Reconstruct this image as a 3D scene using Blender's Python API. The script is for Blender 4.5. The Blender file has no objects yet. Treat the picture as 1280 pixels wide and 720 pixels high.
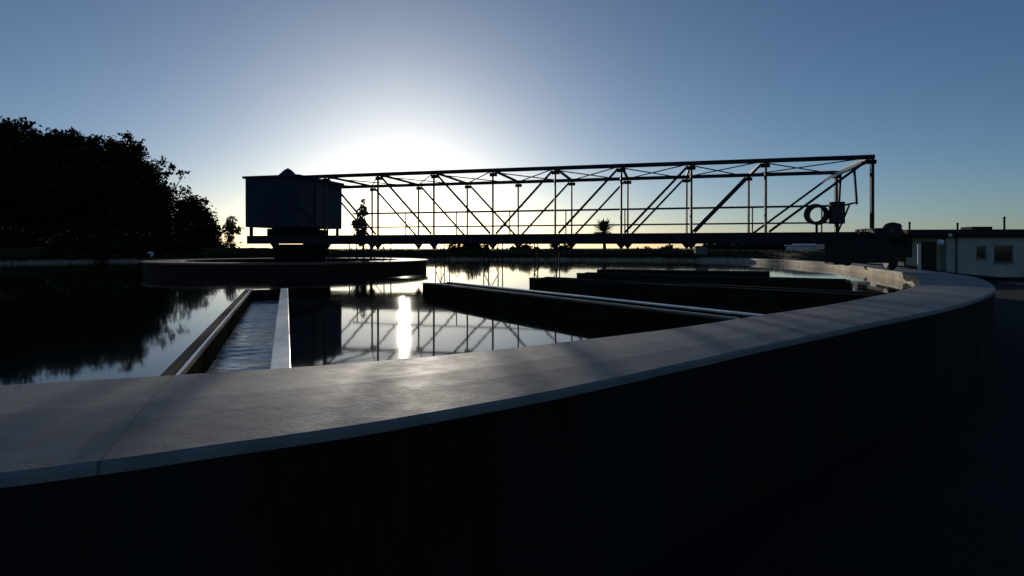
import bpy, math, random
from mathutils import Vector, Matrix, noise as mnoise
random.seed(7)
R = math.radians
scene = bpy.context.scene
col = scene.collection
EYE = 1.6
F = 720.0
HZ = 310.0

def at(px, D, z=0.0):
    return Vector(((px - 640) / F * D, D, z))

# ------------------------------------------------------------------ materials
def nodes_of(name):
    m = bpy.data.materials.new(name); m.use_nodes = True
    nt = m.node_tree
    return m, nt, nt.nodes['Principled BSDF']

def surf(name, colour, rough=0.7, metal=0.0, vary=0.35, scale=3.0, bump=0.0, bscale=40.0, spec=0.5, tint=None, stretch=(1, 1, 1)):
    m, nt, b = nodes_of(name)
    N, L = nt.nodes, nt.links
    tc = N.new('ShaderNodeTexCoord'); mp = N.new('ShaderNodeMapping'); mp.inputs['Scale'].default_value = stretch
    L.new(tc.outputs['Object'], mp.inputs[0])
    n1 = N.new('ShaderNodeTexNoise'); n1.inputs['Scale'].default_value = scale; n1.inputs['Detail'].default_value = 8; n1.inputs['Roughness'].default_value = 0.65
    L.new(mp.outputs[0], n1.inputs['Vector'])
    r = N.new('ShaderNodeValToRGB')
    c = Vector(colour); t = Vector(tint) if tint else c * (1 - vary)
    r.color_ramp.elements[0].position = 0.32; r.color_ramp.elements[1].position = 0.68
    r.color_ramp.elements[0].color = (*t, 1)
    r.color_ramp.elements[1].color = (*(c * (1 + vary * 0.4)), 1)
    L.new(n1.outputs['Fac'], r.inputs[0]); L.new(r.outputs[0], b.inputs['Base Color'])
    rr = N.new('ShaderNodeMapRange'); rr.inputs[3].default_value = max(0.02, rough - 0.1); rr.inputs[4].default_value = min(1, rough + 0.12)
    L.new(n1.outputs['Fac'], rr.inputs[0]); L.new(rr.outputs[0], b.inputs['Roughness'])
    b.inputs['Metallic'].default_value = metal
    b.inputs['Specular IOR Level'].default_value = spec
    if bump:
        n2 = N.new('ShaderNodeTexNoise'); n2.inputs['Scale'].default_value = bscale; n2.inputs['Detail'].default_value = 6
        L.new(mp.outputs[0], n2.inputs['Vector'])
        bp = N.new('ShaderNodeBump'); bp.inputs['Strength'].default_value = bump; bp.inputs['Distance'].default_value = 0.02
        L.new(n2.outputs['Fac'], bp.inputs['Height']); L.new(bp.outputs[0], b.inputs['Normal'])
    return m

def water_mat(name, colour, rough, scale, bump, stretch=(1, 1, 1), rot=0.0, dist=0.05, ior=1.33):
    m, nt, b = nodes_of(name)
    N, L = nt.nodes, nt.links
    tc = N.new('ShaderNodeTexCoord'); mp = N.new('ShaderNodeMapping')
    mp.inputs['Scale'].default_value = stretch; mp.inputs['Rotation'].default_value = (0, 0, rot)
    L.new(tc.outputs['Object'], mp.inputs[0])
    n = N.new('ShaderNodeTexNoise'); n.inputs['Scale'].default_value = scale; n.inputs['Detail'].default_value = 3
    L.new(mp.outputs[0], n.inputs['Vector'])
    bp = N.new('ShaderNodeBump'); bp.inputs['Strength'].default_value = bump; bp.inputs['Distance'].default_value = dist
    L.new(n.outputs['Fac'], bp.inputs['Height']); L.new(bp.outputs[0], b.inputs['Normal'])
    b.inputs['Base Color'].default_value = (*colour, 1); b.inputs['Roughness'].default_value = rough; b.inputs['IOR'].default_value = ior
    return m

def coping_mat():
    m, nt, b = nodes_of('coping_concrete')
    N, L = nt.nodes, nt.links
    tc = N.new('ShaderNodeTexCoord')
    def noise(s, d=8, r=0.6):
        n = N.new('ShaderNodeTexNoise'); n.inputs['Scale'].default_value = s; n.inputs['Detail'].default_value = d; n.inputs['Roughness'].default_value = r
        L.new(tc.outputs['Object'], n.inputs['Vector']); return n
    big = noise(0.9, 6, 0.7); mid = noise(7.0); fine = noise(70.0, 4)
    ramp = N.new('ShaderNodeValToRGB'); e = ramp.color_ramp.elements
    e[0].position = 0.3; e[0].color = (0.11, 0.11, 0.11, 1)
    e[1].position = 0.7; e[1].color = (0.26, 0.255, 0.245, 1)
    mx = N.new('ShaderNodeMath'); mx.operation = 'MULTIPLY_ADD'; mx.inputs[1].default_value = 0.55
    mm = N.new('ShaderNodeMath'); mm.operation = 'MULTIPLY'; mm.inputs[1].default_value = 0.45
    L.new(mid.outputs['Fac'], mm.inputs[0]); L.new(big.outputs['Fac'], mx.inputs[0]); L.new(mm.outputs[0], mx.inputs[2])
    L.new(mx.outputs[0], ramp.inputs[0])
    # joints between the cast sections of the ring
    sx = N.new('ShaderNodeSeparateXYZ'); L.new(tc.outputs['Object'], sx.inputs[0])
    a2 = N.new('ShaderNodeMath'); a2.operation = 'ARCTAN2'; L.new(sx.outputs[1], a2.inputs[0]); L.new(sx.outputs[0], a2.inputs[1])
    ml = N.new('ShaderNodeMath'); ml.operation = 'MULTIPLY'; ml.inputs[1].default_value = 52 / (2 * math.pi); L.new(a2.outputs[0], ml.inputs[0])
    fr = N.new('ShaderNodeMath'); fr.operation = 'FRACT'; L.new(ml.outputs[0], fr.inputs[0])
    lt = N.new('ShaderNodeMath'); lt.operation = 'LESS_THAN'; lt.inputs[1].default_value = 0.0035; L.new(fr.outputs[0], lt.inputs[0])
    # pock marks
    vo = N.new('ShaderNodeTexVoronoi'); vo.inputs['Scale'].default_value = 9; L.new(tc.outputs['Object'], vo.inputs['Vector'])
    vl = N.new('ShaderNodeMath'); vl.operation = 'LESS_THAN'; vl.inputs[1].default_value = 0.055; L.new(vo.outputs['Distance'], vl.inputs[0])
    # hairline cracks, bent by noise and broken into stretches
    wv = N.new('ShaderNodeVectorMath'); wv.operation = 'MULTIPLY_ADD'; L.new(mid.outputs['Color'], wv.inputs[0]); wv.inputs[1].default_value = (0.25, 0.25, 0.25); L.new(tc.outputs['Object'], wv.inputs[2])
    cr = N.new('ShaderNodeTexVoronoi'); cr.feature = 'DISTANCE_TO_EDGE'; cr.inputs['Scale'].default_value = 0.8; L.new(wv.outputs[0], cr.inputs['Vector'])
    cl = N.new('ShaderNodeMath'); cl.operation = 'LESS_THAN'; cl.inputs[1].default_value = 0.0035; L.new(cr.outputs['Distance'], cl.inputs[0])
    cg = N.new('ShaderNodeMath'); cg.operation = 'GREATER_THAN'; cg.inputs[1].default_value = 0.52; L.new(big.outputs['Fac'], cg.inputs[0])
    cm = N.new('ShaderNodeMath'); cm.operation = 'MULTIPLY'; L.new(cl.outputs[0], cm.inputs[0]); L.new(cg.outputs[0], cm.inputs[1])
    m0 = N.new('ShaderNodeMath'); m0.operation = 'MAXIMUM'; L.new(lt.outputs[0], m0.inputs[0]); L.new(cm.outputs[0], m0.inputs[1])
    mxx = N.new('ShaderNodeMath'); mxx.operation = 'MAXIMUM'; L.new(m0.outputs[0], mxx.inputs[0]); L.new(vl.outputs[0], mxx.inputs[1])
    mix = N.new('ShaderNodeMix'); mix.data_type = 'RGBA'; L.new(mxx.outputs[0], mix.inputs['Factor']); L.new(ramp.outputs[0], mix.inputs['A']); mix.inputs['B'].default_value = (0.10, 0.097, 0.092, 1)
    L.new(mix.outputs['Result'], b.inputs['Base Color']); b.inputs['Specular IOR Level'].default_value = 0.38
    rr = N.new('ShaderNodeMapRange'); rr.inputs[1].default_value = 0.3; rr.inputs[2].default_value = 0.7; rr.inputs[3].default_value = 0.8; rr.inputs[4].default_value = 0.58
    L.new(mx.outputs[0], rr.inputs[0]); L.new(rr.outputs[0], b.inputs['Roughness'])
    ad = N.new('ShaderNodeMath'); ad.operation = 'MULTIPLY_ADD'; ad.inputs[1].default_value = 0.35; L.new(fine.outputs['Fac'], ad.inputs[0]); L.new(mid.outputs['Fac'], ad.inputs[2])
    sb = N.new('ShaderNodeMath'); sb.operation = 'SUBTRACT'; L.new(ad.outputs[0], sb.inputs[0]); L.new(mxx.outputs[0], sb.inputs[1])
    bp = N.new('ShaderNodeBump'); bp.inputs['Strength'].default_value = 0.2; bp.inputs['Distance'].default_value = 0.010
    L.new(sb.outputs[0], bp.inputs['Height']); L.new(bp.outputs[0], b.inputs['Normal'])
    return m

def leaf_mat(name, c1, c2):
    m, nt, b = nodes_of(name)
    N, L = nt.nodes, nt.links
    tc = N.new('ShaderNodeTexCoord')
    n = N.new('ShaderNodeTexNoise'); n.inputs['Scale'].default_value = 1.3; n.inputs['Detail'].default_value = 5
    L.new(tc.outputs['Object'], n.inputs['Vector'])
    r = N.new('ShaderNodeValToRGB'); r.color_ramp.elements[0].position = .35; r.color_ramp.elements[1].position = .65
    r.color_ramp.elements[0].color = (*c1, 1); r.color_ramp.elements[1].color = (*c2, 1)
    L.new(n.outputs['Fac'], r.inputs[0]); L.new(r.outputs[0], b.inputs['Base Color'])
    b.inputs['Roughness'].default_value = 0.8; b.inputs['Specular IOR Level'].default_value = 0.04
    return m

M = {
    'coping': coping_mat(),
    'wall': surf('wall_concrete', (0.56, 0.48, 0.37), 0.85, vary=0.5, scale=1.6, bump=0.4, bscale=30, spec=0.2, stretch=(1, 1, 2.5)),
    'outer_wall': surf('shaded_wall_concrete', (0.018, 0.018, 0.0165), 0.95, vary=0.6, scale=1.2, bump=0.5, bscale=12, spec=0.1, stretch=(1, 1, 0.25)),  # shade on the side away from the sun is put into this near-black colour
    'trough': surf('trough_concrete', (0.30, 0.28, 0.24), 0.55, vary=0.5, scale=5, bump=0.35, bscale=45),
    'cap_glare': surf('glare_pale_cap', (0.72, 0.71, 0.68), 0.32, metal=0.7, vary=0.25, scale=6, bump=0.1, bscale=40, spec=0.7),  # glare on the brighter wall tops is put into this pale metallic colour
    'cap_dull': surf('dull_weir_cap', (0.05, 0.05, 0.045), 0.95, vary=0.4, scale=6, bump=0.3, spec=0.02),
    'slime': surf('wet_algae_concrete', (0.02, 0.022, 0.016), 0.9, vary=0.6, scale=4, bump=0.3, bscale=30, spec=0.0),
    'water': water_mat('tank_water', (0.008, 0.011, 0.011), 0.04, 0.8, 0.035),
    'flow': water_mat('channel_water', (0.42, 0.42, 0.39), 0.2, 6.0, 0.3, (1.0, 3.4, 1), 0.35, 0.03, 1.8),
    'steel': surf('dark_painted_steel', (0.022, 0.025, 0.032), 0.6, metal=0.0, vary=0.5, scale=6, spec=0.12),
    'rail': surf('galvanised_tube', (0.06, 0.06, 0.06), 0.6, metal=0.0, vary=0.3, scale=8, spec=0.3),
    'deck': surf('deck_grating_steel', (0.03, 0.03, 0.032), 0.8, metal=0.2, vary=0.4, scale=9, bump=0.4, bscale=60),
    'cabin': surf('navy_painted_sheet', (0.017, 0.024, 0.048), 0.6, vary=0.3, scale=2, spec=0.3),
    'cabin_dark': surf('cabin_dark_trim', (0.02, 0.022, 0.028), 0.6, vary=0.4, scale=4),
    'rust': surf('rust_brown_steel', (0.035, 0.017, 0.013), 0.85, vary=0.6, scale=3, bump=0.3, bscale=25, spec=0.25),
    'pink': surf('faded_red_paint', (0.22, 0.10, 0.08), 0.7, vary=0.5, scale=4, bump=0.2, spec=0.25),
    'rubber': surf('black_rubber', (0.015, 0.015, 0.016), 0.7, vary=0.4, scale=10),
    'machine': surf('grimy_machine_paint', (0.025, 0.027, 0.03), 0.8, vary=0.5, scale=8, spec=0.15),
    'white': surf('white_paint', (0.72, 0.71, 0.68), 0.6, vary=0.15, scale=5),
    'render': surf('grey_render_wall', (0.48, 0.43, 0.37), 0.9, vary=0.25, scale=1.2, bump=0.2, bscale=20, spec=0.2),
    'brown': surf('brown_plaster_wall', (0.45, 0.37, 0.27), 0.9, vary=0.35, scale=1.4, spec=0.2),
    'roof': surf('dark_roof_felt', (0.03, 0.029, 0.028), 0.9, vary=0.4, scale=3, spec=0.2),
    'frame': surf('grey_window_frame', (0.12, 0.12, 0.12), 0.5, vary=0.2, scale=5),
    'globe': surf('white_lamp_globe', (0.8, 0.8, 0.8), 0.35, vary=0.05, scale=3),
    'bark': surf('bark', (0.06, 0.045, 0.035), 0.9, vary=0.5, scale=6, bump=0.5, bscale=14, spec=0.1),
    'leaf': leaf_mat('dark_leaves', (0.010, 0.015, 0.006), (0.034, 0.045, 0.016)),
    'leaf_pale': leaf_mat('pale_leaves', (0.07, 0.05, 0.02), (0.15, 0.11, 0.045)),
    'grass': leaf_mat('dry_grass', (0.03, 0.032, 0.014), (0.07, 0.06, 0.03)),
    'earth': surf('earth_and_grass', (0.045, 0.045, 0.022), 0.95, vary=0.5, scale=0.8, bump=0.5, bscale=6, spec=0.1),
    'ground': surf('dark_asphalt', (0.016, 0.016, 0.016), 0.95, vary=0.45, scale=1.5, bump=0.35, bscale=60, spec=0.15),
}
def glass_mat():
    m, nt, b = nodes_of('dark_window_glass')
    b.inputs['Base Color'].default_value = (0.012, 0.016, 0.016, 1); b.inputs['Roughness'].default_value = 0.08
    return m
M['glass'] = glass_mat()
def sheet_mat():
    m, nt, b = nodes_of('translucent_roof_sheet')
    N, L = nt.nodes, nt.links
    tr = N.new('ShaderNodeBsdfTranslucent'); tr.inputs['Color'].default_value = (0.8, 0.8, 0.82, 1)
    b.inputs['Base Color'].default_value = (0.7, 0.7, 0.72, 1); b.inputs['Roughness'].default_value = 0.3
    mx = N.new('ShaderNodeMixShader'); mx.inputs[0].default_value = 0.6
    L.new(b.outputs[0], mx.inputs[1]); L.new(tr.outputs[0], mx.inputs[2])
    L.new(mx.outputs[0], N['Material Output'].inputs['Surface'])
    return m
M['sheet'] = sheet_mat()

# ------------------------------------------------------------------ mesh helper
class MB:
    def __init__(s): s.v = []; s.f = []; s.smooth = False
    def box(s, lo, hi, mat=None):
        x0, y0, z0 = lo; x1, y1, z1 = hi
        c = [Vector(p) for p in ((x0,y0,z0),(x1,y0,z0),(x1,y1,z0),(x0,y1,z0),(x0,y0,z1),(x1,y0,z1),(x1,y1,z1),(x0,y1,z1))]
        if mat: c = [mat @ p for p in c]
        i = len(s.v); s.v += c
        s.f += [tuple(i + k for k in q) for q in ((0,3,2,1),(4,5,6,7),(0,1,5,4),(1,2,6,5),(2,3,7,6),(3,0,4,7))]
        return s
    def beam(s, a, b, w, h, up=(0, 0, 1)):
        a = Vector(a); b = Vector(b); d = (b - a); ln = d.length; d.normalize()
        u = Vector(up)
        if abs(d.dot(u)) > 0.98: u = Vector((1, 0, 0))
        x = d.cross(u).normalized(); z = x.cross(d).normalized()
        m = Matrix(((x.x, d.x, z.x, a.x), (x.y, d.y, z.y, a.y), (x.z, d.z, z.z, a.z), (0, 0, 0, 1)))
        return s.box((-w/2, 0, -h/2), (w/2, ln, h/2), m)
    def angle(s, a, b, w, up=(0, 0, 1), t=0.012):           # a pair of back to back angle bars
        a = Vector(a); b = Vector(b); d = (b - a).normalized(); u = Vector(up)
        if abs(d.dot(u)) > 0.98: u = Vector((1, 0, 0))
        x = d.cross(u).normalized(); z = x.cross(d).normalized()
        s.beam(a + z * (w/2 - t/2), b + z * (w/2 - t/2), w, t, up)
        s.beam(a - z * (t/2), b - z * (t/2), t, w - t - 0.002, up)
        return s
    def tube(s, pts, r, n=8, caps=True, r2=None):
        pts = [Vector(p) for p in pts]; base = len(s.v); K = len(pts)
        for k, p in enumerate(pts):
            d = (pts[min(k+1, K-1)] - pts[max(k-1, 0)]).normalized()
            u = Vector((0, 0, 1)) if abs(d.z) < 0.95 else Vector((1, 0, 0))
            x = d.cross(u).normalized(); y = d.cross(x).normalized()
            rr = r if r2 is None else r + (r2 - r) * k / max(1, K-1)
            for q in range(n):
                a = 2*math.pi*q/n; s.v.append(p + x*rr*math.cos(a) + y*rr*math.sin(a))
        for k in range(K-1):
            for q in range(n):
                a = base+k*n+q; b = base+k*n+(q+1) % n
                s.f.append((a, a+n, b+n, b))
        if caps:
            s.f.append(tuple(base+q for q in range(n))); s.f.append(tuple(base+(K-1)*n+q for q in reversed(range(n))))
        return s
    def ring(s, c, prof, n=64, axis=None, start=0.0, end=2*math.pi):
        """revolve a closed profile of (radius, height) about axis through c"""
        c = Vector(c); z = Vector(axis).normalized() if axis else Vector((0, 0, 1))
        x = Vector((1, 0, 0)) if not axis else (z.orthogonal().normalized()); y = z.cross(x)
        base = len(s.v); P = len(prof); full = abs(end-start-2*math.pi) < 1e-6
        K = n if full else n+1
        for k in range(K):
            a = start + (end-start)*k/n
            for (r, h) in prof: s.v.append(c + (x*math.cos(a)+y*math.sin(a))*r + z*h)
        for k in range(n):
            k2 = (k+1) % K
            for p in range(P):
                p2 = (p+1) % P
                s.f.append((base+k*P+p, base+k2*P+p, base+k2*P+p2, base+k*P+p2))
        return s
    def disc(s, c, r, z, n=64):
        i = len(s.v)
        for k in range(n):
            a = 2*math.pi*k/n; s.v.append(Vector((c[0]+r*math.cos(a), c[1]+r*math.sin(a), z)))
        s.f.append(tuple(range(i, i+n))); return s
    def ball(s, c, r, nu=14, nv=9, sz=1.0):
        c = Vector(c); i = len(s.v)
        for v in range(nv+1):
            t = math.pi*v/nv
            for u in range(nu):
                a = 2*math.pi*u/nu; s.v.append(c+Vector((r*math.sin(t)*math.cos(a), r*math.sin(t)*math.sin(a), r*sz*math.cos(t))))
        for v in range(nv):
            for u in range(nu):
                s.f.append((i+v*nu+u, i+(v+1)*nu+u, i+(v+1)*nu+(u+1) % nu, i+v*nu+(u+1) % nu))
        return s
    def build(s, name, mat, parent=None, smooth=False, origin=None, bevel=0.0):
        me = bpy.data.meshes.new(name)
        o = bpy.data.objects.new(name, me)
        off = Vector(origin) if origin is not None else (Vector(parent['_o']) if parent is not None and '_o' in parent else Vector((0, 0, 0)))
        me.from_pydata([tuple(v - off) for v in s.v], [], s.f); me.update()
        me.materials.append(mat)
        if smooth:
            for p in me.polygons: p.use_smooth = True
        col.objects.link(o)
        if parent is not None:
            o.parent = parent
            o['_o'] = tuple(off)
            if origin is not None and '_o' in parent: o.location = off - Vector(parent['_o'])
        else:
            o.location = off; o['_o'] = tuple(off)
        if bevel:
            b = o.modifiers.new('edge', 'BEVEL'); b.width = bevel; b.segments = 2; b.limit_method = 'ANGLE'
        return o

def tag(o, label=None, cat=None, group=None, kind=None):
    if label: o['label'] = label
    if cat: o['category'] = cat
    if group: o['group'] = group
    if kind: o['kind'] = kind
    return o

def empty(name, loc):
    o = bpy.data.objects.new(name, None); o.location = Vector(loc); o['_o'] = tuple(loc); o.empty_display_size = 0.3
    col.objects.link(o); return o

# ------------------------------------------------------------------ world, sun, camera
SUN_AZ = R(-10.6); SUN_EL = R(7.4)
w = bpy.data.worlds.new('World'); scene.world = w; w.use_nodes = True
nt = w.node_tree; bg = nt.nodes['Background']
sky = nt.nodes.new('ShaderNodeTexSky'); sky.sky_type = 'NISHITA'; sky.sun_disc = False
sky.sun_elevation = SUN_EL; sky.sun_rotation = SUN_AZ
sky.altitude = 0; sky.air_density = 0.74; sky.dust_density = 0.52; sky.ozone_density = 3.0
nt.links.new(sky.outputs[0], bg.inputs['Color']); bg.inputs['Strength'].default_value = 0.08
sun_dir = Vector((math.sin(SUN_AZ)*math.cos(SUN_EL), math.cos(SUN_AZ)*math.cos(SUN_EL), math.sin(SUN_EL)))
sd = bpy.data.lights.new('sun', 'SUN'); sd.energy = 2.6; sd.angle = R(0.6); sd.color = (1.0, 0.9, 0.76)
so = bpy.data.objects.new('sun', sd); so.rotation_euler = sun_dir.to_track_quat('Z', 'Y').to_euler(); so.location = (0, 0, 30); col.objects.link(so)

cd = bpy.data.cameras.new('camera'); cam = bpy.data.objects.new('camera', cd); col.objects.link(cam)
cam.location = (0, 0, EYE); cam.rotation_euler = (R(90), 0, 0)
cd.sensor_width = 36; cd.lens = 36*F/1280; cd.shift_y = -(360-HZ)/1280; cd.clip_start = 0.05; cd.clip_end = 6000
scene.camera = cam
vs = scene.view_settings; vs.view_transform = 'Standard'; vs.look = 'None'; vs.gamma = 1; vs.use_curve_mapping = False; vs.exposure = 0.0
scene.render.engine = 'CYCLES'

# ------------------------------------------------------------------ ground and tank
g = MB(); S = 3000
g.v = [Vector((-S, -S, 0)), Vector((S, -S, 0)), Vector((S, S, 0)), Vector((-S, S, 0))]; g.f = [(0, 1, 2, 3)]
tag(g.build('ground', M['ground']), kind='structure')

TC = Vector((-8.8, 21.7, 0))
RIM = 1.0; WAT = 0.77
def interp(tab, a):
    if a <= tab[0][0]: return tab[0][1]
    for (a0, v0), (a1, v1) in zip(tab, tab[1:]):
        if a <= a1:
            t = (a-a0)/(a1-a0); t = t*t*(3-2*t); return v0+(v1-v0)*t
    return tab[-1][1]
R_IN = [(-180, 20.0), (-90, 20.25), (-71, 20.25), (-66.5, 20.33), (-61, 20.1), (-55.7, 19.83), (-47.5, 19.68), (-38, 19.72), (-15, 20.0), (-5, 20.7), (8, 22.2), (20, 23.9), (32, 26.0), (38, 25.4), (52, 22.4), (68, 20.6), (90, 20.2), (180, 20.0)]
R_OUT = [(-180, 21.2), (-90, 21.55), (-69.8, 21.46), (-67, 21.36), (-65.5, 21.26), (-63.4, 21.06), (-59.7, 20.78), (-54.5, 20.6), (-48, 20.6), (-36, 20.72), (-25, 20.95), (-15, 21.1), (-5, 21.75), (8, 23.2), (20, 24.9), (32, 27.0), (38, 26.4), (52, 23.4), (68, 21.7), (90, 21.3), (180, 21.2)]
def smoothed(tab, sig=1.6):
    st = 0.25; n = int(360/st); raw = [interp(tab, -180+st*k) for k in range(n)]
    h = int(3*sig/st); wt = [math.exp(-0.5*(k*st/sig)**2) for k in range(-h, h+1)]; tw = sum(wt)
    out = [sum(wt[q+h]*raw[(k+q) % n] for q in range(-h, h+1))/tw for k in range(n)]
    return [(-180+st*k, v) for k, v in enumerate(out)]+[(180.0, out[0])]
R_IN = smoothed(R_IN); R_OUT = smoothed(R_OUT)
def ring_pt(a, r, z): return Vector((TC.x+r*math.cos(R(a)), TC.y+r*math.sin(R(a)), z))

SEG = 1440
def ring_mesh(profile):
    m = MB(); P = None
    for k in range(SEG):
        a = -180+360*k/SEG
        pr = profile(interp(R_IN, a)+0.004*mnoise.noise(Vector((a*1.1, 2, 0))), interp(R_OUT, a)+0.008*mnoise.noise(Vector((a*0.9, 0, 0)))+0.004*mnoise.noise(Vector((a*3.7, 5, 0)))); P = len(pr)
        m.v += [ring_pt(a, r, z) for r, z in pr]
    for k in range(SEG):
        k2 = (k+1) % SEG
        for p in range(P):
            q = (p+1) % P
            m.f.append((k*P+p, k*P+q, k2*P+q, k2*P+p))
    return m
tank = tag(empty('tank_wall', TC), 'long curved concrete rim wall of the round settling tank, passing close in front', 'tank wall')
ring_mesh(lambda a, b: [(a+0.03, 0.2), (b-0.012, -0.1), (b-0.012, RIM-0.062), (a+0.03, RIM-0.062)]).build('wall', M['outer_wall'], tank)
ring_mesh(lambda a, b: [(a, 0.2), (a+0.027, 0.2), (a+0.027, RIM-0.063), (a, RIM-0.063)]).build('inner_lining', M['wall'], tank)
def cop(a, b):
    m = a+(b-a)*0.55
    return [(a-0.015, RIM-0.06), (b, RIM-0.058), (b, RIM-0.034), (b-0.006, RIM-0.026), (b-0.018, RIM-0.021), (m+0.12, RIM-0.006), (m-0.1, RIM), (a+0.02, RIM), (a-0.003, RIM-0.006), (a-0.015, RIM-0.022)]
ring_mesh(cop).build('coping', M['coping'], tank, smooth=False)

wm = MB()
for k in range(SEG):
    a = -180+360*k/SEG; wm.v.append(ring_pt(a, interp(R_IN, a)+0.005, WAT))
wm.f.append(tuple(range(SEG)))
tag(wm.build('water', M['water']), kind='structure')

# ------------------------------------------------------------------ launder troughs
def make_trough(ang, label, off=0.0, Ln=6.4, pale=True):
    a = R(ang); c = TC+Vector((math.cos(a), math.sin(a), 0))*interp(R_IN, ang)
    e = -Vector((math.cos(a), math.sin(a), 0)); s_ = Vector((-e.y, e.x, 0))
    t = empty('launder_trough', (c.x, c.y, 0.5)); tag(t, label, 'trough', 'radial launder troughs of the tank')
    m = Matrix(((s_.x, e.x, 0, c.x), (s_.y, e.y, 0, c.y), (0, 0, 1, 0), (0, 0, 0, 1)))
    W = 0.29; top = RIM-0.02
    for sg in (-1, 1):
        x0, x1 = sorted((sg*W, sg*(W-0.085)))
        sw = MB().box((x0, 0.03+off, 0.45), (x1, Ln, top-0.02), m).build('side_wall', M['slime'], t, bevel=0.012)
        MB().box((x0-0.008, 0.02+off, top-0.018), (x1+0.008, Ln+0.004, top), m).build('wall_cap', M['cap_glare'] if sg < 0 and pale else M['cap_dull'], sw, bevel=0.004)
    MB().box((-W+0.087, Ln-0.09, 0.45), (W-0.087, Ln-0.003, top-0.012), m).build('end_wall', M['slime'], t, bevel=0.01)
    MB().box((-W+0.087, 0.03+off, 0.45), (W-0.087, Ln-0.093, 0.62), m).build('floor', M['slime'], t)
    if pale: MB().box((W-0.0845, 0.025, top+0.001), (W-0.070, Ln-0.1, top+0.012), m).build('pale_edge', M['cap_glare'], t)  # added pale strip that draws a thin bright line along the inner edge
    if off: MB().box((-W+0.087, off+0.03, 0.622), (W-0.087, off+0.11, top-0.012), m).build('end_wall', M['slime'], t, bevel=0.01)
    # running water with standing ripples across the channel
    y0, y1 = 0.03+off+(0.085 if off else 0), Ln-0.095
    NX, NY = 6, int((y1-y0)/0.022); fl = MB()
    for q in range(NY+1):
        y = y0+(y1-y0)*q/NY
        for p in range(NX+1):
            x = -W+0.089+(2*W-0.178)*p/NX
            h = 0.010*math.sin(2*math.pi*y/0.26+3.4*mnoise.noise(Vector((x*2, y*1.3, ang)))+x*2.0)*(0.5+0.5*mnoise.noise(Vector((x*3, y*2.0, ang+7))))
            h += 0.008*mnoise.noise(Vector((x*9, y*11, ang)))
            fl.v.append(m @ Vector((x, y, 0.80+h)))
    for q in range(NY):
        for p in range(NX):
            o = q*(NX+1)+p; fl.f.append((o, o+1, o+NX+2, o+NX+1))
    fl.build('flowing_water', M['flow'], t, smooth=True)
    return t
TA = -68.6
tl = ['launder trough at the left with bright rippled water between its walls',
      'dark launder trough whose end wall stands in the glittering water',
      'dark launder trough just behind the one that has the pale topped wall',
      'dark launder trough ending short of the rim, in front of the sunlit wall',
      'shortest and farthest dark launder trough, under the truss']
for l, (ang, off, ln) in zip(tl, ((TA, 0, 6.4), (TA+12.1, 0, 6.4), (TA+23.4, 0, 6.4), (TA+34.6, 1.2, 7.0), (TA+45.8, 3.0, 7.6))):
    make_trough(ang, l, off, ln, ang < TA+20)

# ------------------------------------------------------------------ feedwell, pier
FW = Vector((-8.2, 21.9, 0)); FR = 4.9
fw = tag(empty('feedwell', (FW.x, FW.y, 0.5)), 'round rusty red well in the middle of the tank under the cabin', 'feedwell')
MB().ring(FW, [(FR-0.08, 0.3), (FR, 0.3), (FR, 1.09), (FR-0.08, 1.09)], 96).build('drum_wall', M['rust'], fw)
MB().ring(FW, [(FR-1.1, 1.093), (FR+0.06, 1.093), (FR+0.06, 1.15), (FR-1.1, 1.15)], 96).build('walkway_ring', M['pink'], fw)
MB().disc(FW, FR-0.09, 0.9).build('inner_water', M['water'], fw)
pier = tag(empty('centre_pier', (FW.x+0.7, FW.y, 0)), 'thick dark round pier carrying the bridge under the navy cabin', 'pier')
PC = Vector((FW.x+0.05, FW.y+0.3, 0))
MB().ring(PC, [(0.02, 0), (0.95, 0), (0.95, 1.35), (1.1, 1.4), (1.1, 1.55), (0.02, 1.55)], 40).build('column', M['outer_wall'], pier)
MB().ring(PC, [(0.3, 1.553), (1.0, 1.553), (1.0, 1.74), (0.3, 1.74)], 40).build('slewing_ring', M['machine'], pier)

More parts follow.
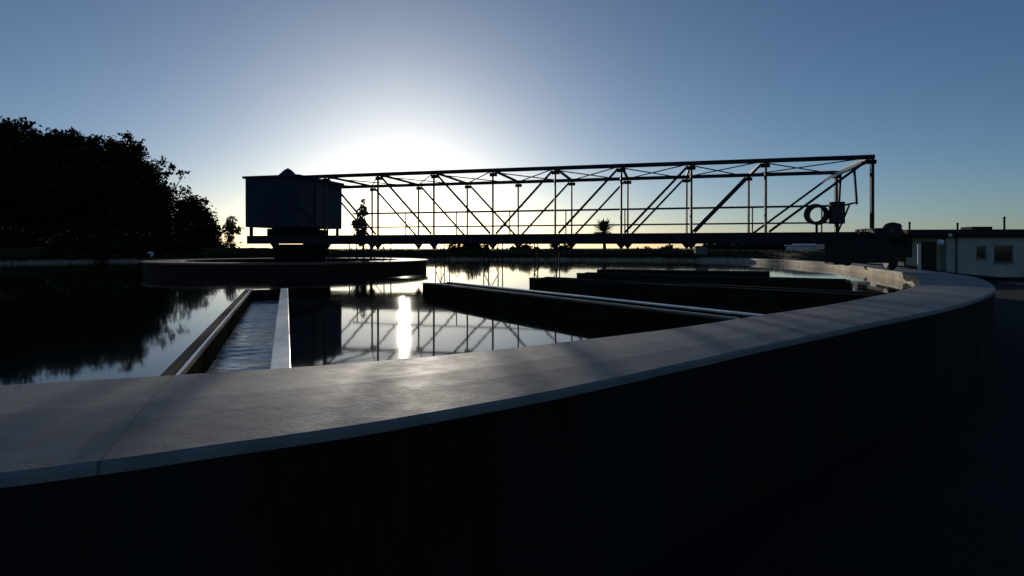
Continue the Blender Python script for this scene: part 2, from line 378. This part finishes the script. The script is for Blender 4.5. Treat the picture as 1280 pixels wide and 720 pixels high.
# ------------------------------------------------------------------ bridge
N0 = Vector((10.0, 16.0, 0)); U = Vector((-0.967, 0.2527, 0)).normalized(); V = Vector((0.2527, 0.967, 0)).normalized(); BW = 3.41
ZT, ZD, ZB = 4.13, 2.05, 1.75
def bp(t, s, z): return N0+U*t+V*(BW*s)+Vector((0, 0, z))
br = tag(empty('scraper_bridge', bp(0, 0.5, ZB)), 'long dark steel lattice truss bridge spanning the tank against the sun', 'bridge')
TN = [0.0, 2.74] + [2.74+2.06*k for k in range(1, 9)]
TE = 20.4
for s in (0, 1):
    MB().beam(bp(-0.06, s, ZT), bp(TE, s, ZT), 0.115, 0.115).build('top_chord', M['steel'], br)
    gd = MB()
    gd.beam(bp(-0.4, s, (ZD+ZB)/2), bp(TE, s, (ZD+ZB)/2), 0.02, ZD-ZB-0.03)
    gd.beam(bp(-0.4, s, ZD-0.0075), bp(TE, s, ZD-0.0075), 0.14, 0.015); gd.beam(bp(-0.4, s, ZB+0.0075), bp(TE, s, ZB+0.0075), 0.14, 0.015)
    gd.build('bottom_girder', M['steel'], br)
    for k, t in enumerate(TN):
        wd = 0.09 if k == 0 else 0.068
        MB().beam(bp(t, s, ZD+0.001), bp(t, s, ZT-0.067), wd, wd*0.85).build('post', M['steel'], br)
    for k in range(len(TN)-1):
        off = 0.10
        if TN[k] < 10.5: a, b = bp(TN[k]+off, s, ZT-0.08), bp(TN[k+1]-off, s, ZD+0.02)
        else: a, b = bp(TN[k+1]-off, s, ZT-0.08), bp(TN[k]+off, s, ZD+0.02)
        MB().angle(a, b, 0.07, up=V).build('diagonal', M['steel'], br)
        # gusset plates at the joints
    for k, t in enumerate(TN):
        MB().box((-0.13, -0.062, -0.12), (0.13, -0.05, 0.0), Matrix.Translation(bp(t, s, ZT-0.07)) @ Matrix.Rotation(math.atan2(U.y, U.x), 4, 'Z')).build('gusset_plate', M['steel'], br)
for k, t in enumerate(TN):
    MB().beam(bp(t, 0.022, ZT+0.005), bp(t, 0.978, ZT+0.005), 0.07, 0.07).build('cross_strut', M['steel'], br)
for k in range(len(TN)-1):
    t0, t1 = TN[k], TN[k+1]
    MB().tube([bp(t0+.05, 0.03, ZT+0.0), bp(t1-.05, 0.97, ZT+0.0)], 0.019, 6).build('top_brace', M['steel'], br)
    MB().tube([bp(t0+.05, 0.97, ZT-0.06), bp(t1-.05, 0.03, ZT-0.06)], 0.019, 6).build('top_brace', M['steel'], br)
MB().box((-0.3, 0.08, 0), (TE-0.02, BW-0.08, 0.05), Matrix.Translation(bp(0, 0, ZD-0.09)) @ Matrix(((U.x, V.x, 0, 0), (U.y, V.y, 0, 0), (0, 0, 1, 0), (0, 0, 0, 1)))).build('walkway_deck', M['deck'], br)
cb = MB()
for k in range(12): cb.beam(bp(0.6+1.75*k, 0.03, ZB+0.09), bp(0.6+1.75*k, 0.97, ZB+0.09), 0.08, 0.14)
cb.build('floor_beams', M['steel'], br)
hr = MB()
hr.tube([bp(0.1, 0.93, 3.0), bp(17.9, 0.93, 3.0)], 0.035, 8); hr.tube([bp(0.1, 0.93, 2.44), bp(17.9, 0.93, 2.44)], 0.028, 8)
for k in range(9): hr.tube([bp(0.5+2.15*k, 0.93, ZD), bp(0.5+2.15*k, 0.93, 3.0)], 0.024, 6)
hr.build('handrail', M['rail'], br)
# end portal
MB().beam(bp(0.02, 0.02, ZT-0.1), bp(0.02, 0.98, ZT-0.1), 0.06, 0.06).build('portal_beam', M['steel'], br)
for (s0, s1, zb) in ((0.40, 0.33, 2.9), (0.80, 0.90, ZD)):
    MB().tube([bp(0.05, s0, ZT-0.14), bp(0.05, s1, zb)], 0.035, 6).build('portal_stay', M['steel'], br)
MB().tube([bp(0.08, 0.30, 2.95), bp(0.08, 0.92, 2.95)], 0.03, 6).build('portal_rail', M['steel'], br)
MB().tube([bp(0.09, 0.5, 2.9), bp(0.09, 0.85, 2.1)], 0.03, 6).build('portal_rail', M['steel'], br)
sh = MB(); a = bp(0.10, 0.985, ZT-0.03); b = bp(0.10, 0.12, ZT-0.05); c = bp(0.45, 0.985, ZT-0.36); d = bp(0.16, 0.12, ZT-0.13)
sh.v = [a, b, d, c]; sh.f = [(0, 1, 2, 3)]
sho = sh.build('end_sheet', M['sheet'], br); so_ = sho.modifiers.new('thick', 'SOLIDIFY'); so_.thickness = 0.012
# hanging scraper frames
def hanger(t, s0, x):
    h = MB()
    for s in (s0, s0+0.16):
        h.tube([bp(t, s, ZB), bp(t, s, 0.5)], 0.022, 6)
        h.tube([bp(t+x, s, ZB), bp(t+x, s, 0.5)], 0.022, 6)
    h.tube([bp(t, s0, ZB-0.1), bp(t+x, s0, WAT+0.02)], 0.016, 6); h.tube([bp(t+x, s0+.02, ZB-0.1), bp(t, s0+.02, WAT+0.02)], 0.016, 6)
    h.build('scraper_hanger', M['steel'], br)
hanger(9.0, 0.2, 0.75); hanger(10.9, 0.1, 0.5); hanger(13.6, 0.7, 0.35); hanger(15.4, 0.3, 0.8); hanger(16.8, 0.6, 0.6)
for t in TN[2:]:
    for s in (0.0, 1.0):
        p = bp(t, s, ZB-0.001); d = U*0.16; bk = MB()
        for dy in (-0.04, 0.04):
            bk.v += [p-d+V*dy, p+d+V*dy, p+V*dy-Vector((0, 0, 0.2))]
        bk.f += [(0, 1, 2), (3, 5, 4), (0, 3, 4, 1), (1, 4, 5, 2), (2, 5, 3, 0)]
        bk.build('girder_bracket', M['steel'], br)

# cabin on the bridge
rotU = Matrix(((U.x, V.x, 0, 0), (U.y, V.y, 0, 0), (0, 0, 1, 0), (0, 0, 0, 1)))
cbn = tag(empty('drive_cabin', bp(19.2, 0.5, ZD)), 'navy blue sheet metal cabin on the left end of the truss bridge', 'cabin')
mc = Matrix.Translation(bp(18.15, 0, 0)) @ rotU
CY = 2.75
MB().box((0, -0.15, 2.36), (2.2, CY, 4.12), mc).build('shell', M['cabin'], cbn, bevel=0.02)
MB().box((-0.08, -0.22, 4.123), (2.28, CY+0.06, 4.21), mc).build('roof', M['cabin_dark'], cbn, bevel=0.015)
MB().box((-0.03, 0.9, 2.4), (-0.002, 1.7, 3.95), mc).build('door', M['cabin_dark'], cbn)
MB().box((2.202, 1.0, 2.9), (2.32, 1.7, 3.4), mc).build('side_vent', M['cabin_dark'], cbn)
for (x, y) in ((0.1, 0.0), (2.05, 0.0), (0.1, CY-0.15), (2.05, CY-0.15), (1.1, 0.0), (1.1, CY-0.15)):
    MB().box((x, y, ZD+0.001), (x+0.09, y+0.09, 2.357), mc).build('leg', M['machine'], cbn)
vt = mc @ Vector((0.95, 0.6, 4.21))
MB().ring(vt, [(0.01, 0), (0.36, 0), (0.34, 0.08), (0.14, 0.28), (0.01, 0.36)], 18).build('vent_cowl', M['cabin_dark'], cbn, smooth=True)
gb = tag(empty('gearbox', bp(19.1, 0.4, ZD)), 'dark squat gearbox housing in the gap under the cabin', 'gearbox')
MB().box((0.55, 0.7, ZD+0.001), (1.95, 2.6, 2.33), mc).build('housing', M['machine'], gb, bevel=0.03)
MB().tube([mc @ Vector((0.2, 1.5, 2.2)), mc @ Vector((0.548, 1.5, 2.2))], 0.11, 12).build('motor', M['machine'], gb)

# hose reel and control box on the walkway
hp = bp(0.82, 0.72, 2.68)
hl = tag(empty('hose_reel', (hp.x, hp.y, ZD)), 'round black hose reel on the bridge rail beside the control box', 'hose reel')
ax = (Vector((0.62, 0.78, 0))).normalized()
for k, dd in enumerate((-0.2, 0.2)):
    c = hp+ax*dd
    MB().ring(c, [(0.235, -0.03), (0.335, -0.03), (0.335, 0.03), (0.235, 0.03)], 32, axis=ax).build('flange', M['rubber'], hl)
MB().ring(hp, [(0.24, -0.16), (0.29, -0.16), (0.29, 0.16), (0.24, 0.16)], 32, axis=ax).build('hose_coil', M['rubber'], hl)
st = MB(); st.tube([hp-Vector((0, 0, .24)), Vector((hp.x, hp.y, ZD-0.03))], 0.04, 8); st.build('stand', M['steel'], hl)
cbx = bp(0.32, 0.62, 0)
cx = tag(empty('control_box', (cbx.x, cbx.y, ZD)), 'upright dark control box on the bridge just right of the hose reel', 'control box')
mm_ = Matrix.Translation(cbx) @ rotU
MB().box((-0.2, -0.14, 2.36), (0.2, 0.14, 3.05), mm_).build('case', M['machine'], cx, bevel=0.02)
MB().box((-0.17, -0.16, 2.42), (0.17, -0.142, 3.0), mm_).build('door', M['cabin_dark'], cx)
pl = MB(); pl.box((-0.05, -0.05, ZD-0.04), (0.05, 0.05, 2.357), mm_); pl.build('pedestal', M['steel'], cx)

# end carriage that rolls on the rim
EC = bp(-0.7, 0.5, 0)
ec = tag(empty('end_carriage', (EC.x, EC.y, RIM)), 'black wheeled drive carriage rolling on the rim under the right bridge end', 'carriage')
me_ = Matrix.Translation(bp(-0.4, 0, 0)) @ rotU
MB().box((-0.25, -0.5, 1.38), (0.3, BW+0.5, 1.72), me_).build('cross_beam', M['machine'], ec, bevel=0.03)
MB().box((0.0, 0.35, 1.723), (1.1, BW-0.35, 1.95), me_).build('bolster', M['machine'], ec, bevel=0.02)
for yy in (-0.2, BW+0.2):
    c = me_ @ Vector((0.02, yy, RIM+0.3)); axd = U
    wv = MB().ring(c, [(0.06, -0.11), (0.24, -0.11), (0.30, -0.07), (0.30, 0.07), (0.24, 0.11), (0.06, 0.11)], 28, axis=axd).build('wheel', M['rubber'], ec)
    MB().ring(c, [(0.005, -0.14), (0.1, -0.14), (0.1, 0.14), (0.005, 0.14)], 16, axis=axd).build('hub', M['machine'], wv)
MB().box((-0.55, 0.5, 1.45), (-0.253, 1.5, 2.15), me_).build('gear_case', M['machine'], ec, bevel=0.04)
mt = MB(); mt.tube([me_ @ Vector((-0.42, 0.55, 2.2)), me_ @ Vector((-0.42, 1.15, 2.2))], 0.11, 14); mt.build('motor', M['machine'], ec)
MB().box((-0.3, 1.9, 1.723), (-0.002, 2.9, 2.2), me_).build('power_box', M['machine'], ec, bevel=0.03)
dr = MB().ring(me_ @ Vector((-0.12, 0.1, 2.1)), [(0.05, -0.09), (0.21, -0.09), (0.21, 0.09), (0.05, 0.09)], 26, axis=V).build('cable_drum', M['rubber'], ec)
MB().box((-0.42, -0.45, 1.35), (-0.26, 0.3, 1.85), me_).build('wheel_guard', M['machine'], ec, bevel=0.02)
MB().box((0.15, -0.66, 1.2), (1.75, -0.6, 1.86), me_).build('side_skirt', M['machine'], ec, bevel=0.01)
MB().box((1.2, -0.598, 1.14), (1.5, 0.4, 1.75), me_).build('counterweight', M['machine'], ec, bevel=0.02)
for xx in (0.25, 0.62):
    MB().box((xx, -0.5, 1.863), (xx+0.24, 0.25, 2.02+0.12*(xx < 0.5)), me_).build('junction_box', M['machine'], ec, bevel=0.02)
sk = MB(); sk.box((-0.28, -0.4, RIM+0.12), (-0.258, BW+0.4, 1.377), me_); sk.build('skirt_plate', M['machine'], ec)

# ------------------------------------------------------------------ vegetation
def leaf_quads(m, pts_fn, n, size):
    for _ in range(n):
        p, sc = pts_fn()
        d = Vector((random.gauss(0, 1), random.gauss(0, 1), random.gauss(0, 1))).normalized()
        e = d.orthogonal().normalized(); e.rotate(Matrix.Rotation(random.uniform(0, 6.28), 3, d))
        f = d.cross(e); s = size*sc*random.uniform(0.6, 1.4)
        i = len(m.v)
        m.v += [p-e*s, p-f*s*0.45, p+e*s, p+f*s*0.45]; m.f.append((i, i+1, i+2, i+3))

def make_tree(name, base, blobs, n, size, label, cat, group=None, leaf='leaf', trunk_r=0.2, part='crown'):
    """blobs: (dx, dy, z, rx, rz) clumps of foliage round the base"""
    b = Vector(base); t = tag(empty(name, b), label, cat, group)
    tops = [b+Vector((q[0], q[1], q[2])) for q in blobs]
    zt = max(p.z for p in tops)
    tr = MB(); mid = b+Vector((random.uniform(-.2, .2), random.uniform(-.2, .2), (zt-b.z)*0.4))
    tr.tube([b-Vector((0, 0, 0.1)), b*0.5+mid*0.5+Vector((0.05, 0, 0)), mid], trunk_r, 9, r2=trunk_r*0.7)
    for p in tops:
        k = mid*0.55+p*0.45+Vector((random.uniform(-.15, .15), random.uniform(-.15, .15), 0.1))
        tr.tube([mid-Vector((0, 0, 0.15)), k, p], trunk_r*0.5, 6, r2=trunk_r*0.1)
    tr.build('trunk', M['bark'], t, smooth=True)
    vol = [q[3]*q[3]*q[4] for q in blobs]; tot = sum(vol)
    m = MB()
    # twig clusters: sub-blobs scattered through every clump, so that the edge is ragged
    subs = []
    for q, v in zip(blobs, vol):
        k = max(4, int(60*v/tot*len(blobs)**0.5))
        for _ in range(k):
            d = Vector((random.gauss(0, 1), random.gauss(0, 1), random.gauss(0, 1))).normalized()*random.random()**0.45
            subs.append((b+Vector((q[0]+d.x*q[3], q[1]+d.y*q[3], q[2]+d.z*q[4])), min(q[3], q[4])*random.uniform(0.3, 0.62)))
    wts = [s[1]**2 for s in subs]
    picks = random.choices(range(len(subs)), wts, k=n); it = iter(picks)
    def pt():
        c, r = subs[next(it)]
        d = Vector((random.gauss(0, 1), random.gauss(0, 1), random.gauss(0, 0.8)))*(0.58 if random.random() > 0.12 else 0.74)*r
        return c+d, 1.0
    leaf_quads(m, pt, n, size)
    m.build(part, M[leaf], t)
    return t

def px_tree(name, px, D, ytop, halfw, n, size, label, cat, group=None, leaf='leaf', clumps=9, base_z=0.0, low=0.15, trunk_r=0.2, lean=0.0, narrow=1.0):
    """a tree standing at picture column px and depth D, its top at picture row ytop, crown half width in metres"""
    h = (HZ-ytop)/F*D+EYE-base_z
    base = at(px, D, base_z)
    bl = []
    for k in range(clumps):
        f = (k+0.5)/clumps; z = h*(low+(0.97-low)*f)
        prof = math.sin(math.pi*min(0.97, 0.18+0.72*f))**0.7*narrow
        r = halfw*prof*1.12
        ang = random.uniform(0, 6.28) if k < clumps-1 else 0
        off = r*0.55 if k < clumps-1 else 0
        rz = min(h*(0.97-low)/clumps*1.5, halfw*0.8)
        bl.append((off*math.cos(ang)+lean*f, off*math.sin(ang), min(z, h-rz*0.95), r*0.62+0.05, rz))
    return make_tree(name, base, bl, n, size, label, cat, group, leaf, trunk_r)

GT = 'big dark trees on the left bank'
def clump_tree(seed, px, D, blobs, n, size, label, trunk_r, name='tree', cat='tree', group=GT, leaf='leaf'):
    """a tree whose crown is made of given clumps (column, row, radius in photo pixels at depth D)"""
    random.seed(seed)
    k = D/F; bl = []
    if seed < 5: blobs = blobs+[(px+o, yy, 25) for o in (-45, -15, 15, 45) for yy in (282, 302)]
    for (bx, by, rp) in blobs:
        bl.append(((bx-px)*k, random.uniform(-1, 1)*rp*k*0.8, EYE+(HZ-by)*k, rp*k*0.86, rp*k*0.8))
    make_tree(name, at(px, D, 0), bl, n, size, label, cat, group, leaf, trunk_r)
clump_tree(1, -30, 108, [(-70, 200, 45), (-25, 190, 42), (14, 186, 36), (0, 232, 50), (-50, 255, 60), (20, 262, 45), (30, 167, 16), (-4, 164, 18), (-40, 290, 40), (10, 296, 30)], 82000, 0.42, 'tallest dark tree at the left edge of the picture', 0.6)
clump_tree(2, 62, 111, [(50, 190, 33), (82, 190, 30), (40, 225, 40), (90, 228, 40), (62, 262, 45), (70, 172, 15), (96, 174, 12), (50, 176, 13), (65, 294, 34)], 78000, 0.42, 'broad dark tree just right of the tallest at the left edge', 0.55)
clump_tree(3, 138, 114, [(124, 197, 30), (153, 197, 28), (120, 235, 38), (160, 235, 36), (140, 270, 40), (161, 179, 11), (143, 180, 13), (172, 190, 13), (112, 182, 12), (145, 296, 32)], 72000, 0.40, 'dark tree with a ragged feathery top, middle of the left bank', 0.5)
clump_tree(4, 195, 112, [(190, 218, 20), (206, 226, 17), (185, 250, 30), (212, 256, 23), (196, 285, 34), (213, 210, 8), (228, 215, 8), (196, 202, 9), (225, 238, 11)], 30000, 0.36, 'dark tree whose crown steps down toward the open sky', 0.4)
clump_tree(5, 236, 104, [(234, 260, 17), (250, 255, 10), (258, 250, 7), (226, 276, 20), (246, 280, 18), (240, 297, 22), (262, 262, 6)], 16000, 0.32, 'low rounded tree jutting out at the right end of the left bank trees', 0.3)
random.seed(11)
px_tree('bush', 264, 45, 278, 1.8, 8000, 0.12, 'low dark bush below the jutting tree on the left bank', 'bush', clumps=7, low=0.05, trunk_r=0.1)
px_tree('bush', 112, 36.6, 290, 3.2, 14000, 0.16, 'wide dark undergrowth bush under the tall left bank trees', 'bush', clumps=9, low=0.0, trunk_r=0.1)
px_tree('bush', 10, 34.6, 288, 3.6, 16000, 0.16, 'wide dark undergrowth bush at the left edge of the picture', 'bush', clumps=9, low=0.0, trunk_r=0.1)
px_tree('bush', 196, 38.6, 296, 2.6, 11000, 0.15, 'low dark bush overhanging the far rim at the foot of the jutting tree', 'bush', clumps=8, low=0.0, trunk_r=0.1)
clump_tree(31, 290, 46, [(290, 283, 7), (292, 275, 6), (287, 291, 6), (295, 288, 6), (290, 298, 6), (284, 296, 4)], 900, 0.12, 'thin sapling standing alone left of the navy cabin', 0.05, 'sapling', 'sapling', None, 'leaf_pale')
clump_tree(32, 452, 45, [(452, 294, 8), (450, 280, 9), (454, 267, 7), (453, 259, 6), (455, 252, 5), (446, 286, 5), (458, 287, 5), (452, 304, 6)], 1900, 0.12, 'slender brownish sapling showing through the left part of the truss', 0.07, 'sapling', 'sapling', None, 'leaf_pale')
GB = 'bushes on the far bank'
for (seed, px, D, blobs, lab) in (
        (21, 586, 46, [(570, 313, 10), (588, 309, 12), (604, 313, 10), (580, 319, 13), (597, 319, 13)], 'round bush on the far bank, biggest under the bridge'),
        (22, 652, 46, [(642, 314, 8), (655, 312, 8), (668, 316, 8), (652, 320, 12), (634, 319, 8)], 'low spreading bush on the far bank right of the biggest round one'),
        (23, 704, 46, [(694, 313, 8), (708, 311, 8), (718, 316, 8), (704, 320, 12), (686, 318, 8)], 'low dark bush on the far bank left of the spiky palm'),
        (24, 806, 47, [(800, 315, 6), (809, 313, 5), (816, 318, 7), (796, 319, 7)], 'tiny bush on the far bank right of the spiky palm'),
        (25, 838, 47, [(836, 312, 5), (831, 316, 6), (844, 317, 7), (838, 308, 3)], 'tiny pointed bush on the far bank left of the grey cabinet'),
        (26, 1117, 30, [(1113, 294, 6), (1120, 293, 6), (1124, 300, 8), (1110, 302, 9)], 'small bush behind the end carriage')):
    clump_tree(seed, px, D, blobs, 5000, 0.12, lab, 0.08, 'bush', 'bush', GB)
random.seed(12)
# spiky palm
pb = at(755, 45, 0)
pm = tag(empty('palm', pb), 'small spiky palm rising behind the deck in the middle of the truss', 'palm')
tz = EYE+(HZ-284)/F*45-0.35
MB().tube([pb, pb+Vector((0.05, 0, tz*0.5)), pb+Vector((0, 0, tz))], 0.16, 9, r2=0.11).build('trunk', M['bark'], pm)
fm = MB()
for k in range(240):
    a = random.uniform(0, 6.28); el = random.uniform(-0.8, 1.3); ln = random.uniform(0.8, 1.45)
    p0 = pb+Vector((0, 0, tz)); d = Vector((math.cos(a)*math.cos(el), math.sin(a)*math.cos(el), math.sin(el)))
    p1 = p0+d*ln*0.6; p2 = p0+d*ln-Vector((0, 0, 0.16)); sd_ = d.cross(Vector((0, 0, 1))).normalized()*0.07
    i = len(fm.v); fm.v += [p0-sd_*.5, p0+sd_*.5, p1+sd_, p1-sd_, p2]; fm.f += [(i, i+1, i+2, i+3), (i+3, i+2, i+4)]
fm.build('fronds', M['leaf'], pm)

# far bank of earth behind the rim
bk = MB(); prev = None
for k in range(181):
    a = 12+158*k/180
    hgt = interp([(-30, 0.05), (-12, 0.5), (12, 0.3), (24, 1.45), (52, 1.52), (75, 1.46), (100, 1.46), (118, 1.62), (172, 1.64)], a)
    n_ = mnoise.noise(Vector((a*0.6, 3.1, 0)))*0.10+mnoise.noise(Vector((a*2.2, 1.1, 0)))*0.05
    pts = [(22.2, 0.0), (22.9, max(0.03, (hgt+n_)*0.8)), (24.0, max(0.04, hgt+n_)), (27.0, max(0.04, hgt*0.95)), (34, 0.0)]
    bk.v += [ring_pt(a, r+interp(R_OUT, a)-21.2+3*mnoise.noise(Vector((a*.1, r, 0)))*0.2, z-0.01) for r, z in pts]
    if k:
        o = (k-1)*5
        for p in range(4): bk.f.append((o+p, o+p+1, o+p+6, o+p+5))
tag(bk.build('bank', M['earth'], smooth=True), kind='structure')
gr = MB()
for _ in range(9000):
    a = random.uniform(22, 165); r = random.uniform(22.5, 25.5)
    hgt = interp([(-30, 0.05), (-12, 0.5), (12, 0.3), (24, 1.45), (52, 1.52), (75, 1.46), (100, 1.46), (118, 1.62), (172, 1.64)], a)
    p = ring_pt(a, r+interp(R_OUT, a)-21.2, hgt*(0.75 if r < 23 else 0.92)); h = random.uniform(0.06, 0.2); q = random.uniform(0, 6.28)
    s = Vector((math.cos(q), math.sin(q), 0))*0.03
    i = len(gr.v); gr.v += [p-s, p+s, p+Vector((random.gauss(0, .05), random.gauss(0, .05), h))]; gr.f.append((i, i+1, i+2))
for _ in range(40000):                     # overhanging fringe along the far rim
    a = random.uniform(36, 172); ri = interp(R_IN, a); r = random.uniform(ri-0.04, ri+1.3)
    p = ring_pt(a, r, RIM-0.01); h = random.uniform(0.10, 0.34)*(1.5 if r < ri+0.12 else 1); q = random.uniform(0, 6.28)
    s = Vector((math.cos(q), math.sin(q), 0))*random.uniform(0.03, 0.06); inw = (TC-p); inw.z = 0; inw.normalize()
    k = random.uniform(0.1, 0.3) if r < ri+0.35 else random.uniform(-0.1, 0.15)
    mid = p+inw*k*0.6+Vector((0, 0, h*0.6)); tip = p+inw*k*1.2+Vector((random.gauss(0, .06), random.gauss(0, .06), h*random.uniform(-0.75, 0.9)))
    i = len(gr.v); gr.v += [p-s, p+s, mid+s*0.8, mid-s*0.8, tip]; gr.f += [(i, i+1, i+2, i+3), (i+3, i+2, i+4)]
tag(gr.build('grass', M['grass']), 'short dry grass growing along the far rim and bank', 'grass', kind='stuff')
# distant treeline on the right, one dark mass
tm = MB()
def tl_pt():
    px = random.uniform(880, 1420); D = random.uniform(150, 175)
    top = EYE+(HZ-interp([(880, 306), (1000, 303), (1100, 294), (1180, 291), (1420, 292)], px)-1.2*mnoise.noise(Vector((px*0.06, 0, 0))))/F*D
    return at(px, D, max(0.1, top*random.random()**0.6)), 1.0
leaf_quads(tm, tl_pt, 16000, 0.8)
tag(tm.build('treeline', M['leaf']), 'dark distant line of trees on the horizon at the right', 'trees', kind='stuff')

# ------------------------------------------------------------------ buildings and small things
def rotz(a): return Matrix.Rotation(a, 4, 'Z')
BC = at(1183, 32, 0)
bd = tag(empty('flat_roofed_building', BC), 'low flat roofed building with pale grey wall and two dark windows at the right', 'building')
mb_ = Matrix.Translation(BC) @ rotz(R(-6))
wl = MB(); ws = [(1.55, 2.05, 1.0, 1.70), (2.45, 3.42, 0.78, 1.74)]
xs = [0.0]+[v for w_ in ws for v in w_[:2]]+[9.0]
for a, b in zip(xs[0::2], xs[1::2]): wl.box((a, 0, 0), (b, 0.25, 2.2), mb_)
for (a, b, z0, z1) in ws: wl.box((a, 0.0, 0), (b, 0.25, z0), mb_); wl.box((a, 0.0, z1), (b, 0.25, 2.2), mb_)
wl.box((0, 0.252, 0), (0.25, 7, 2.2), mb_); wl.box((8.75, 0.252, 0), (9, 7, 2.2), mb_); wl.box((0.252, 6.75, 0), (8.748, 7, 2.2), mb_)
wl.build('wall', M['render'], bd)
MB().box((-2.2, -0.35, 2.203), (9.3, 7.3, 2.62), mb_).build('roof', M['roof'], bd, bevel=0.02)
for (a, b, z0, z1) in ws:
    f = MB()
    f.box((a, 0.08, z0), (b, 0.14, z0+0.06), mb_); f.box((a, 0.08, z1-0.06), (b, 0.14, z1), mb_)
    f.box((a, 0.08, z0+.062), (a+0.06, 0.14, z1-.062), mb_); f.box((b-0.06, 0.08, z0+.062), (b, 0.14, z1-.062), mb_)
    fo = f.build('window', M['frame'], bd)
    MB().box((a+0.062, 0.1, z0+0.062), (b-0.062, 0.12, z1-0.062), mb_).build('pane', M['glass'], fo)
for (a, b, z0, z1) in ws: MB().box((a-0.05, -0.06, z0-0.06), (b+0.05, -0.003, z0-0.005), mb_).build('window_sill', M['frame'], bd)
dp = MB(); dp.tube([mb_ @ Vector((0.5, -0.07, 2.19)), mb_ @ Vector((0.5, -0.07, 0.05))], 0.05, 10); dp.build('downpipe', M['frame'], bd)
MB().box((-1.1, 0.36, 0), (-0.3, 0.397, 1.95), mb_).build('door', M['bark'], bd)
MB().box((-2.05, 0.4, 0), (-0.003, 0.6, 2.2), mb_).build('porch_wall', M['brown'], bd)
for (x, h) in ((-1.1, 0.42), (1.5, 0.36), (4.0, 0.7)):
    q = MB(); q.tube([mb_ @ Vector((x, 1.5, 2.6)), mb_ @ Vector((x, 1.5, 2.62+h))], 0.05, 8); q.ball(mb_ @ Vector((x, 1.5, 2.64+h)), 0.07, 8, 6); q.build('vent_pipe', M['machine'], bd)
rbx = MB(); rbx.box((2.6, 2, 2.623), (3.7, 3, 2.85), mb_); rbx.build('roof_hatch', M['roof'], bd)
for px, D, y, r, lab in ((1176, 30.6, 303, 0.16, 'larger white globe lamp by the corner of the flat roofed building'), (1188, 30.9, 294, 0.09, 'smaller white globe lamp under the roof edge of the flat roofed building')):
    p = at(px, D, EYE+(HZ-y)/F*D)
    lo = tag(empty('globe_lamp', p), lab, 'lamp', 'globe lamps at the building')
    MB().ball(p, r, 18, 12).build('globe', M['globe'], lo, smooth=True)
    MB().tube([p+Vector((0, r*0.9, 0)), p+Vector((0, 1.0, 0))], 0.03, 8).build('bracket', M['machine'], lo)
pp = at(1149, 29.5, 0)
po = tag(empty('marker_post', pp), 'slim white post standing before the brown wall at the right', 'post')
MB().tube([pp, pp+Vector((0, 0, 1.72))], 0.075, 12).build('shaft', M['white'], po)
MB().ring(pp+Vector((0, 0, 1.723)), [(0.01, 0), (0.1, 0), (0.1, 0.05), (0.01, 0.1)], 12).build('cap', M['white'], po)
rb_ = at(1122, 34, 0)
hb = tag(empty('grey_kiosk', rb_), 'small grey green kiosk just behind the end carriage', 'kiosk')
MB().box((rb_.x-0.75, rb_.y, 0), (rb_.x+0.75, rb_.y+1.4, 2.4)).build('wall', M['frame'], hb, bevel=0.03)
MB().box((rb_.x-0.85, rb_.y-0.1, 2.403), (rb_.x+0.85, rb_.y+1.5, 2.52)).build('roof', M['machine'], hb)
# white pump house with dark opening beyond the rim
pc = at(1037, 41, 0); ph = tag(empty('pump_house', pc), 'small white pump house with a dark doorway seen under the bridge deck', 'pump house')
mp_ = Matrix.Translation(pc) @ rotz(R(25))
q = MB(); q.box((-1.5, 0, 0), (-1.3, 0.2, 1.7), mp_); q.box((-0.3, 0, 0), (1.6, 0.2, 1.7), mp_); q.box((-1.5, 0, 1.5), (-0.3, 0.2, 1.72), mp_)
q.box((-1.5, 0.202, 0), (-1.3, 2.4, 1.7), mp_); q.box((1.4, 0.202, 0), (1.6, 2.4, 1.7), mp_); q.box((-1.298, 2.2, 0), (1.398, 2.4, 1.7), mp_)
q.build('wall', M['white'], ph)
q = MB(); i = 0
q.box((-1.6, -0.1, 1.723), (1.7, 2.5, 1.83), mp_); q.box((-1.2, 0.3, 1.833), (1.3, 2.1, 1.93), mp_); q.build('roof', M['white'], ph, bevel=0.04)
MB().box((-1.29, 0.25, 0), (-0.31, 0.3, 1.48), mp_).build('door', M['cabin_dark'], ph)
# cabinet on the far rim
kc = ring_pt(31, 20.7, RIM); kb = tag(empty('switch_cabinet', at(878, 38.6, 0)), 'small dark square cabinet on the far rim under the deck', 'cabinet')
ca = at(878, 38.6, 0)
MB().box((ca.x-0.42, ca.y, 0), (ca.x+0.42, ca.y+0.5, 1.74)).build('case', M['machine'], kb, bevel=0.02)
MB().box((ca.x-0.33, ca.y-0.02, 0.9), (ca.x+0.33, ca.y-0.002, 1.66)).build('door', M['frame'], kb)
# white pipe on the rim at the left
wp = at(164, 0, 0)
az = Vector(((164-640)/F, 1, 0)); D = None
A = az.dot(az); Bq = -2*az.dot(TC); Cq = TC.dot(TC)-20.6**2
D = (-Bq+math.sqrt(Bq*Bq-4*A*Cq))/(2*A)
p = at(164, D, RIM+0.09)
pi_ = tag(empty('white_pipe', (p.x, p.y, RIM)), 'short white pipe lying on the far rim below the dark trees', 'pipe')
MB().tube([p, p+Vector((1.0, 0.25, 0))], 0.09, 12).build('barrel', M['white'], pi_, smooth=True)
MB().ring(p+Vector((1.02, 0.25, 0.08)), [(0.03, -0.09), (0.2, -0.09), (0.2, 0.09), (0.03, 0.09)], 18, axis=(0, 1, 0)).build('flange', M['white'], pi_)

for o in bpy.data.objects:
    if '_o' in o: del o['_o']
